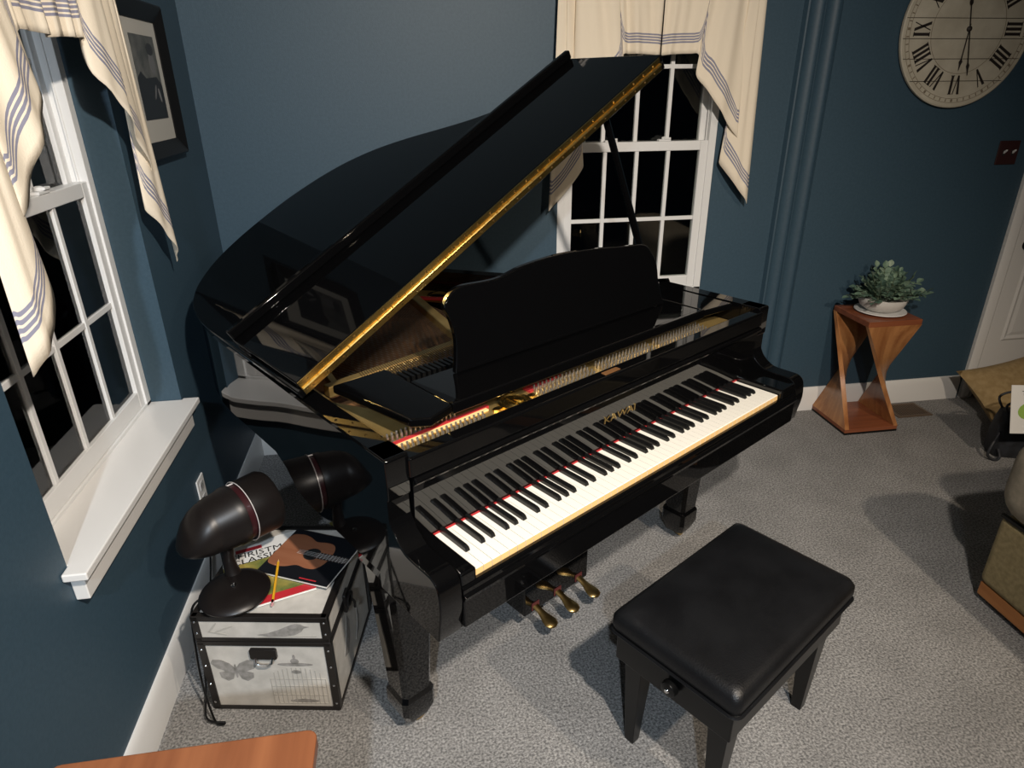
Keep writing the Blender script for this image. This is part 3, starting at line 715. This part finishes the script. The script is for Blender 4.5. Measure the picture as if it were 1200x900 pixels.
# ---------------------------------------------------------------- wall outlet on the left wall
ol = empty('wall_outlet', (.0, -.842, .335), 0, 'white outlet plate low on the left wall', 'outlet')
MB().box(0, .006, -.036, .036, -.060, .060).build('cover_plate', M_VINYL, ol, .003)
for z in (-.026, .026):
    r = MB().prism(rrect(-.017, .017, z-.016, z+.016, .007), .006, .0085, 'x').build('receptacle', mat('receptacle_grey', (.42,.42,.42), .4), ol)
    sl_ = MB(); sl_.box(.0085,.0089,-.008,-.005,z-.005,z+.006); sl_.box(.0085,.0089,.005,.008,z-.005,z+.006); sl_.build('slots', M_INK, r)

# ================================================================== curtains (local: X along the wall, -Y to the room)
def curtain(name, label, loc, rz, seed, ztop=2.14):
    rnd = random.Random(seed)
    root = empty(name, loc, rz, label, 'curtain')
    # half profile: (t, depth to the room, hem z, t at the top)
    HP = [(.004,.030,1.738,.004),(.035,.040,1.742,.05),(.070,.026,1.744,.09),(.105,.040,1.745,.13),(.135,.028,1.745,.16),(.158,.036,1.745,.19),
          (.172,.028,1.715,.205),(.155,.048,1.668,.215),(.20,.066,1.612,.255),(.25,.070,1.552,.29),(.30,.066,1.492,.325),(.345,.062,1.440,.345),(.368,.056,1.418,.355),
          (.372,.046,1.405,.362),(.345,.036,1.36,.368),(.320,.030,1.325,.372),(.312,.032,1.308,.378),(.34,.046,1.270,.392),(.38,.054,1.222,.406),(.42,.054,1.178,.396),(.455,.048,1.140,.428),(.466,.040,1.126,.432)]
    for side in (-1, 1):
        prof = catmull(HP, 4); R = 26; verts = []; faces = []; hv = []
        nC = len(prof); ph = rnd.uniform(0, 6)
        for i, (t, d, hz, tt) in enumerate(prof):
            for j in range(R+1):
                k = j/R; z = ztop + (hz-ztop)*k
                s = k**1.15
                x = tt + (t-tt)*s
                dep = .030 + (d-.030)*s + .010*math.sin(tt*58+ph)*(1-.55*k) + .004*math.sin(tt*120+ph*2+k*2)
                if side < 0 : dep += .004
                verts.append((side*x, -dep, z)); hv.append((tt, (ztop-z)*0 + (1-k)*(ztop-hz)))
        # distance above hem measured square to the hem line
        slope = []
        for i in range(nC):
            a, b = prof[max(i-1,0)], prof[min(i+1,nC-1)]
            ds = math.hypot(b[0]-a[0], b[2]-a[2]); slope.append(abs(b[0]-a[0])/ds if ds else 1)
        for i in range(nC-1):
            for j in range(R):
                a = i*(R+1)+j; faces.append((a, a+R+1, a+R+2, a+1))
        me = bpy.data.meshes.new('curtain_panel'); me.from_pydata(verts, [], faces); me.materials.append(M_CURTAIN)
        uvl = me.uv_layers.new(name='hem')
        for lp_ in me.loops:
            vi = lp_.vertex_index; i = vi//(R+1)
            uvl.data[lp_.index].uv = (hv[vi][0], hv[vi][1]*max(slope[i], .35))
        for p in me.polygons: p.use_smooth = True
        o = bpy.data.objects.new('curtain_panel', me); COL.objects.link(o); o.parent = root
        sd = o.modifiers.new('thickness', 'SOLIDIFY'); sd.thickness = .0016; sd.offset = 0
    rod = MB(); rod.tube([(-.50,-.034,ztop-.012),(.50,-.034,ztop-.012)], .008, 10)
    rod.build('curtain_rod', M_VINYL, root)
    for x in (-.49, .49): MB().box(x-.008, x+.008, -.034, 0, ztop-.03, ztop+.005).build('rod_bracket', M_VINYL, root)
curtain('window_valance', 'cream valance with blue-grey stripes over the window behind the piano', (1.868, -.012, 0), 0, 3)
curtain('window_valance', 'cream valance with blue-grey stripes over the recessed window at left', (.012, -1.185, 0), PI/2, 5)

# ================================================================== framed photograph on the left wall
pf = empty('framed_photograph', (0, -.50, 1.652), 0, 'black framed black-and-white photograph on the left wall', 'picture')
y0, y1, z0, z1 = -.205, .205, -.228, .228; fw = .052
fr = MB()
for (a, b) in (((y0,z0),(y1,z0)), ((y1,z0),(y1,z1)), ((y1,z1),(y0,z1)), ((y0,z1),(y0,z0))): pass
def frame_ring(i, x): return [(x, y0+i, z0+i), (x, y1-i, z0+i), (x, y1-i, z1-i), (x, y0+i, z1-i)]
fr.rings([frame_ring(0,.001), frame_ring(0,.026), frame_ring(.006,.031), frame_ring(.020,.026), frame_ring(.036,.020), frame_ring(fw,.014), frame_ring(fw,.001)], caps=False)
fr.build('frame', mat('black_wood_frame', (.006,.0055,.0055), .4, spec=.2), pf, smooth=20)
MB().box(.002,.010,y0+fw-.004,y1-fw+.004,z0+fw-.004,z1-fw+.004).build('mat_board', mat('mat_board', (.50,.49,.45), .8), pf, smooth=0)
iy0, iy1, iz0, iz1 = y0+.105, y1-.088, z0+.118, z1-.095
ph = MB().box(.010,.0106,iy0,iy1,iz0,iz1).build('photo_print', noise_mat('photo_grey', (.06,.065,.06), (.15,.15,.14), scale=18, rough=.4), pf, smooth=0)
def pd_(name, poly, col, x=.0106):
    MB().prism(poly, x, x+.0003, 'x').build(name, mat('photo_tone_%d' % int(col*1000), (col, col, col*1.02), .4), ph, smooth=0)
pd_('photo_dark_suit', [(iy0,iz0),(iy1,iz0),(iy1,iz0+.10),(iy1-.04,iz0+.125),(iy0+.08,iz0+.12),(iy0+.04,iz0+.14),(iy0,iz0+.12)], .014)
pd_('photo_face', ell(iy1-.055, iz0+.165, .026, .034, 18), .16)
pd_('photo_hair', ell(iy1-.055, iz0+.205, .032, .018, 16), .03, .0109)
pd_('photo_hand', ell(iy1-.04, iz0+.07, .008, .022, 12, rot=.3), .22, .0109)
pd_('photo_hand', ell(iy1-.075, iz0+.08, .006, .026, 12, rot=-.6), .16, .0109)

# ================================================================== wall clock
ck = empty('wall_clock', (3.280, 0, 1.840), 0, 'large round cream plank clock with roman numerals on the blue wall', 'clock')
R = .316
M_CLK = noise_mat('aged_cream_paint', (.46,.42,.33), (.56,.52,.42), scale=11, rough=.7)
MB().lathe([(R-.004,.002),(R-.004,.012)], 64, (0,0,0), (0,-1,0)).build('clock_back', mat('dark_clock_back', (.05,.04,.03), .8), ck)
edges = [-R-.01, -.208, -.118, -.038, .042, .124, .214, R+.01]
for a, b in zip(edges[:-1], edges[1:]):
    a_, b_ = max(a+.0014, -R), min(b-.0014, R); pts = []
    for k in range(13): z = a_+(b_-a_)*k/12; pts.append((math.sqrt(max(R*R-z*z, 0)), z))
    for k in range(12, -1, -1): z = a_+(b_-a_)*k/12; pts.append((-math.sqrt(max(R*R-z*z, 0)), z))
    pts = [p for i, p in enumerate(pts) if i == 0 or (abs(p[0]-pts[i-1][0])+abs(p[1]-pts[i-1][1])) > 1e-5]
    MB().prism(pts, -.024, -.011, 'y').build('face_plank', M_CLK, ck, smooth=0)
MB().lathe([(R+.001,.010),(R+.003,.012),(R+.003,.0235),(R-.003,.0262),(R-.003,.010)], 72, (0,0,0), (0,-1,0), caps=False).build('clock_rim', mat('rim_cream', (.50,.46,.37), .6), ck)
M_INKB = mat('dark_brown_numeral', (.018,.013,.011), .6)
NUM = ['XII','I','II','III','IIII','V','VI','VII','VIII','IX','X','XI']
def glyphs(s, h, y):
    """polygons of a roman numeral, centred, baseline at 0"""
    wI, wV, wX = .020, .040, .042; ws = {'I':wI,'V':wV,'X':wX}; tot = sum(ws[c] for c in s); x = -tot/2; out = []
    for c in s:
        w_ = ws[c]; xm = x+w_/2
        if c == 'I': out += [[(xm-.0058,0),(xm+.0058,0),(xm+.0058,h),(xm-.0058,h)], [(xm-.009,0),(xm+.009,0),(xm+.009,.003),(xm-.009,.003)], [(xm-.009,h-.003),(xm+.009,h-.003),(xm+.009,h),(xm-.009,h)]]
        if c == 'V': out += [[(x+.002,h),(x+.014,h),(xm+.005,0),(xm-.003,0)], [(xm+.000,0),(xm+.004,0),(x+w_-.004,h),(x+w_-.008,h)]]
        if c == 'X': out += [[(x+.002,h),(x+.014,h),(x+w_-.002,0),(x+w_-.014,0)], [(x+.004,0),(x+.008,0),(x+w_-.004,h),(x+w_-.008,h)]]
        x += w_
    return out
for k, s in enumerate(NUM):
    a = -2*PI*k/12; mb = MB(); h = .078; r0 = .185
    for p in glyphs(s, h, 0):
        q = [((x)*math.cos(a) - (r0+z)*math.sin(a), (x)*math.sin(a) + (r0+z)*math.cos(a)) for x, z in p]
        mb.prism(q, -.0252, -.0238, 'y')
    mb.build('numeral', M_INKB, ck, smooth=0)
mt_ = MB()
for k in range(60):
    a = 2*PI*k/60; c_, s_ = math.cos(a), math.sin(a); w_ = .0022 if k % 5 else .005
    mt_.prism([(x*c_-r*s_, x*s_+r*c_) for x, r in ((-w_,.283),(w_,.283),(w_,.295),(-w_,.295))], -.0248, -.0238, 'y')
tag(mt_.build('minute_marks', mat('faded_brown', (.20,.16,.11), .7), ck, smooth=0), kind='stuff')
for r in (.281, .298, .178):
    MB().lathe([(r-.0009,.0239),(r-.0009,.0246),(r+.0009,.0246),(r+.0009,.0239)], 64, (0,0,0), (0,-1,0), caps=False).build('minute_ring', MATS['faded_brown'], ck)
def hand(name, ang, L_, w_, tail, yb):
    a = -ang; P_ = [(-w_*.5,-tail),(w_*.5,-tail),(w_*.45,0),(w_*.55,L_*.72),(w_*2.0,L_*.79),(w_*.9,L_*.86),(.0006,L_),(-.0006,L_),(-w_*.9,L_*.86),(-w_*2.0,L_*.79),(-w_*.55,L_*.72),(-w_*.45,0)]
    m = MB(); m.prism([(x*math.cos(a)-z*math.sin(a), x*math.sin(a)+z*math.cos(a)) for x, z in P_], yb-.0015, yb, 'y')
    if tail > .05: m.prism([(x*math.cos(a)-z*math.sin(a), x*math.sin(a)+z*math.cos(a)) for x, z in ell(0, -tail, .008, .013, 14)], yb-.0015, yb, 'y')
    m.build(name, M_INKB, ck, smooth=0)
hand('hour_hand', math.radians(182), .165, .0042, .02, -.029)
hand('minute_hand', math.radians(167), .190, .0036, .105, -.032)
MB().lathe([(.011,.0255),(.011,.032),(.006,.036),(0,.037)], 18, (0,0,0), (0,-1,0)).build('hand_hub', M_INKB, ck)

# dark red switch plate by the door
sw = empty('switch_plate', (3.672, 0, 1.315), 0, 'dark red double switch plate on the wall near the door', 'switch plate')
MB().box(-.056,.056,-.006,0,-.055,.055).build('cover_plate', mat('dark_red_plate', (.032,.008,.008), .6), sw, .003)
for x in (-.024, .024):
    MB().box(x-.006, x+.006, -.009, -.005, -.013, .013).build('toggle_base', M_INK, sw)
    MB().prism([(-.009,-.004),(-.022,.010),(-.022,.016),(-.009,.008)], x-.0045, x+.0045, 'x').build('toggle', M_VINYL, sw, .001)

# ================================================================== twisted wooden stool
M_TEAK = wood_mat('warm_teak', (.26,.095,.03), (.50,.23,.085), 2, .3)
M_TEAKD = wood_mat('dark_red_teak', (.17,.05,.022), (.28,.09,.038), 0, .28)
sx_, sy_, sh = 3.042, -.163, .60; hb, htp = .146, .140
stl = empty('twisted_stool', (sx_, sy_, 0), 0, 'twisted square wooden stool standing against the blue wall', 'stool')
MB().box(-hb, hb, -hb, hb, .010, .032).build('base_slab', M_TEAKD, stl, .003)
MB().box(-hb, hb, -hb, hb, .0, .010).build('base_edge', M_SATIN, stl)
MB().box(-htp, htp, -htp, htp, sh-.028, sh).build('seat_slab', M_TEAKD, stl, .004)
cor = {'FL':(-1,-1),'FR':(1,-1),'BR':(1,1),'BL':(-1,1)}
def ribbon(tA, tB, bA, bB):
    N = 22; rs = []
    for k in range(N+1):
        t = k/N; z = (sh-.026)*(1-t) + .030*t
        A = Vector(cor[tA])*htp*(1-t) + Vector(cor[bA])*hb*t; Bq = Vector(cor[tB])*htp*(1-t) + Vector(cor[bB])*hb*t
        d = (Bq-A).normalized(); nn = Vector((-d.y, d.x)); c0 = (A+Bq)/2
        if nn.dot(c0) > 0: nn = -nn
        if c0.length < 1e-4: nn = Vector((-d.y, d.x))
        th = .022
        rs.append([(A.x,A.y,z),(Bq.x,Bq.y,z),(Bq.x+nn.x*th,Bq.y+nn.y*th,z),(A.x+nn.x*th,A.y+nn.y*th,z)])
    MB().rings(rs).build('twisted_panel', M_TEAK, stl, smooth=40)
ribbon('FL','FR','FR','BR'); ribbon('BL','BR','FL','BL')
# potted plant on the stool
pot = empty('potted_plant', (sx_+.015, sy_+.005, sh), 0, 'white bowl of grey-green foliage standing on the twisted stool', 'plant')
MB().lathe([(.070,.0),(.105,.004),(.118,.010),(.116,.013),(.085,.009),(.0,.008)], 30).build('saucer', M_VINYL, pot, smooth=50)
MB().lathe([(.045,.009),(.070,.014),(.098,.035),(.110,.062),(.112,.078),(.106,.079),(.102,.062),(.0,.058)], 30).build('bowl', noise_mat('white_ceramic', (.62,.60,.56), (.72,.70,.66), scale=12, rough=.4), pot, smooth=50)
M_LEAF = [noise_mat('sage_leaf_a', (.10,.17,.12), (.20,.29,.20), scale=30, rough=.6), noise_mat('sage_leaf_b', (.06,.115,.085), (.12,.19,.14), scale=30, rough=.6), noise_mat('sage_leaf_c', (.20,.28,.20), (.32,.40,.30), scale=30, rough=.6)]
rnd = random.Random(11); nst = 40
M_STEM = mat('green_stem', (.10,.13,.07), .7)
LP = [(0,.0),(.12,.0045),(.35,.0105),(.6,.0125),(.82,.009),(1,.0008)]
fol = MB()
def add_leaf(Mx, mi):
    L_ = .030
    for (a, w0), (b, w1) in zip(LP[:-1], LP[1:]):
        za, zb = -.008*a*a, -.008*b*b
        for s_ in (-1, 1):
            fol.quad([Mx @ Vector(p) for p in ((a*L_,0,za),(b*L_,0,zb),(b*L_,s_*w1,zb+.28*w1),(a*L_,s_*w0,za+.28*w0))], mi)
for i in range(nst):
    az = i*2.39996 + rnd.uniform(-.2,.2); el = (.22,.5,.8,1.1,1.35)[i % 5] + rnd.uniform(-.12,.12); Ln = rnd.uniform(.12,.17)*(1.0 if el < 1 else .95)
    p = Vector((.03*math.cos(az), .03*math.sin(az), .06)); d = Vector((math.cos(az)*math.cos(el), math.sin(az)*math.cos(el)*.85, math.sin(el)))
    if d.y > .4: Ln *= .7
    pts = []; n_ = 8
    for k in range(n_+1):
        t = k/n_; pts.append(p + d*Ln*t + Vector((0,0,-.035*t*t*math.cos(el)+.035*t*math.cos(el))))
    MB().tube(pts, .0013, 5).build('stem', M_STEM, pot)
    for k in range(2, n_+1):
        for sd in ((-1,1) if k < n_ else (0,)):
            t = (pts[k]-pts[k-1]).normalized(); side = t.cross(Vector((0,0,1)))
            if side.length < .1: side = Vector((1,0,0))
            side.normalize(); up = side.cross(t)
            dirv = (t*.55 + side*sd*.9 + up*rnd.uniform(.0,.5)).normalized()
            yv = up.cross(dirv).normalized(); zv = dirv.cross(yv)
            Rm = Matrix((dirv, yv, zv)).transposed().to_4x4() @ Matrix.Rotation(rnd.uniform(-.5,.5), 4, 'X')
            Rm.translation = pts[k]; Rm = Rm @ Matrix.Scale(rnd.uniform(.8,1.25), 4)
            add_leaf(Rm, rnd.choices((0,1,2),(5,4,2))[0])
tag(fol.build('foliage', M_LEAF, pot, smooth=60), kind='stuff')

# brown floor register
rg_ = empty('floor_register', (3.395, -.112, 0), 0, 'brown metal floor register set in the carpet beside the stool', 'floor vent')
M_BRN = mat('brown_enamel', (.10,.065,.04), .45)
fr = MB(); fr.box(-.10,.10,-.075,-.058,0,.006); fr.box(-.10,.10,.058,.075,0,.006); fr.box(-.10,-.084,-.058,.058,0,.006); fr.box(.084,.10,-.058,.058,0,.006); fr.build('register_frame', M_BRN, rg_, .001)
MB().box(-.084,.084,-.058,.058,.0005,.0012).build('duct', M_INK, rg_)
for i in range(12): x = -.077+i*.014; MB().box(x-.0035,x+.0035,-.058,.058,.001,.0045).build('slat', M_BRN, rg_)

# ================================================================== armchair at the right edge
M_OLIVE = noise_mat('olive_upholstery', (.20,.155,.075), (.27,.215,.11), scale=60, rough=.85, bump=.1, bscale=300)
M_TAUPE = noise_mat('taupe_cushion', (.23,.20,.15), (.29,.25,.19), scale=50, rough=.9, bump=.1, bscale=300)
M_LEGW = wood_mat('orange_wood_rail', (.30,.11,.03), (.42,.18,.06), 1, .4)
ac = empty('armchair', (3.075, -1.90, 0), 0, 'olive upholstered armchair cut off by the right edge', 'armchair')
def soft(x0,x1,y0,y1,z0,z1,r,name,mt,seg=4):
    return MB().box(x0,x1,y0,y1,z0,z1).build(name, mt, ac, r, seg=seg)
soft(-.45,.55,-.47,.465,.075,.350,.03,'seat_base',M_OLIVE)
soft(-.500,-.16,-.48,.490,.352,.660,.105,'armrest',M_TAUPE,6)
soft(-.16,.55,.24,.475,.345,.74,.08,'backrest',M_TAUPE,6)
soft(-.15,.55,-.47,.25,.345,.47,.04,'seat_cushion',M_OLIVE,5)
MB().box(-.44,.54,-.455,.455,.025,.078).build('base_rail', M_LEGW, ac, .004)
for x, y in ((-.37,-.42),(-.37,.42),(.5,-.42),(.5,.42)):
    MB().lathe([(.018,.0),(.026,.026)], 12, (x,y,0)).build('foot', M_SATIN, ac)
MB().box(-.4525,-.440,-.45,.455,.345,.356).build('seam_welt', M_SATIN, ac)

# tan cushion on the floor by the door
def pillow(name, loc, rot, a, b, h, mt, label):
    o = empty(name, loc, 0, label, 'cushion'); o.rotation_euler = rot
    N = 14; top = []; m = MB()
    def grid(sg):
        vs = []
        for i in range(N+1):
            for j in range(N+1):
                x, y = -1+2*i/N, -1+2*j/N
                px = a*x*(1-.06*(1-abs(y))*0 - .05*(y*y)*0); k = max(0,(1-x**4))**.6*max(0,(1-y**4))**.6
                cxs = 1-.10*(1-y*y)*abs(x)**3; cys = 1-.10*(1-x*x)*abs(y)**3
                vs.append((a*x*cxs, b*y*cys, sg*h*k))
        return vs
    for sg in (1,-1):
        base = len(m.v); m.v += grid(sg)
        for i in range(N):
            for j in range(N):
                q = base+i*(N+1)+j; m.f.append([q,q+N+1,q+N+2,q+1]); m.mi.append(0)
    m.build('pillow_cover', mt, o, smooth=70)
    pts = [(x*a,y*b,0) for x,y in ((-1,-1),(1,-1),(1,1),(-1,1),(-1,-1))]
    return o
M_TAN = noise_mat('tan_canvas', (.30,.205,.09), (.38,.27,.13), scale=40, rough=.9, bump=.1, bscale=250)
pillow('floor_cushion', (3.925, -.27, .145), (math.radians(38), math.radians(-8), math.radians(4)), .29, .20, .075, M_TAN, 'tan canvas cushion leaning on the floor before the white door')
# black bag with a white card
bag = empty('black_bag', (3.56, -.60, 0), math.radians(-20), 'black bag with looped straps on the carpet behind the armchair', 'bag')
M_BAG = noise_mat('black_nylon', (.012,.013,.016), (.025,.028,.035), scale=25, rough=.6, bump=.2, bscale=40)
MB().rings([[(x*k,y*k2,z) for x,y in rrect(-.12,.16,-.07,.07,.04,4)] for k,k2,z in ((.9,.9,.0),(1.02,1.05,.03),(1,1,.14),(.94,.8,.22),(.9,.45,.27))]).build('bag_body', M_BAG, bag, smooth=60)
for y in (-.045, .045):
    MB().tube(catmull([(-.08,y*.5,.25),(-.11,y*1.2,.32),(-.03,y*1.5,.35),(.04,y*1.3,.31),(.05,y*.5,.25)],5), .007, 8).build('strap', M_BAG, bag)
MB().tube(catmull([(-.11,-.06,.15),(-.15,-.10,.09),(-.16,-.11,.03),(-.12,-.12,.008),(-.09,-.10,.02),(-.10,-.08,.06)],5), .008, 8).build('loose_strap', M_BAG, bag)
MB().box(.00,.13,-.03,.0,.20,.31).build('green_pouch', mat('green_cloth', (.03,.12,.06), .8), bag, .01)
bag.scale = (.8, .8, .85)
card = empty('printed_card', (3.445, -.765, .205), 0, 'white card with green leaf print propped in the black bag', 'card')
card.rotation_euler = (math.radians(-22), 0, math.radians(-12))
MB().box(-.085,.085,-.0015,.0,.0,.215).build('card_sheet', M_PAPERW, card, smooth=0)
text('card_lettering', 'TABS', .030, M_INK, card, Matrix.Translation((-.005,-.0017,.178)) @ Matrix.Rotation(PI/2, 4, 'X'), 1.0, .0002)
MB().prism(ell(-.01,.10,.045,.036,20,rot=.3), -.0019, -.0015, 'y').build('leaf_print', mat('lime_print', (.28,.45,.08), .6), card, smooth=0)

# ================================================================== small wooden table at the bottom edge
tb = empty('end_table', (.352, -2.33, 0), 0, 'small orange-brown wooden table cut off by the bottom edge', 'table')
M_TBL = wood_mat('orange_wood', (.19,.062,.026), (.31,.115,.048), 1, .35)
MB().prism(rrect(-.222,.215,-.22,.235,.018,4), .575, .600, 'z').build('table_top', M_TBL, tb, .003)
MB().box(-.19,.185,-.19,.205,.49,.575).build('apron', M_TBL, tb, .003)
for x in (-.185,.18):
    for y in (-.185,.20): MB().rings([[(x-h,y-h,z),(x+h,y-h,z),(x+h,y+h,z),(x-h,y+h,z)] for h,z in ((.014,0),(.020,.575))]).build('leg', M_TBL, tb, smooth=0)

# ================================================================== ceiling fixtures of the room (outside the frame)
for (pos, aim, watts, colr, cone, blend, lab) in LAMPS:
    r = empty('recessed_spot', (pos[0], pos[1], H), 0, lab, 'ceiling light')
    MB().lathe([(.075,-.012),(.100,-.008),(.104,0),(.072,0)], 28, caps=False).build('trim_ring', M_WHITE, r)
    MB().lathe([(.072,0),(.075,-.012),(.066,-.010),(.060,-.002),(.0,-.002)], 24, caps=False).build('reflector', M_CHROME, r)
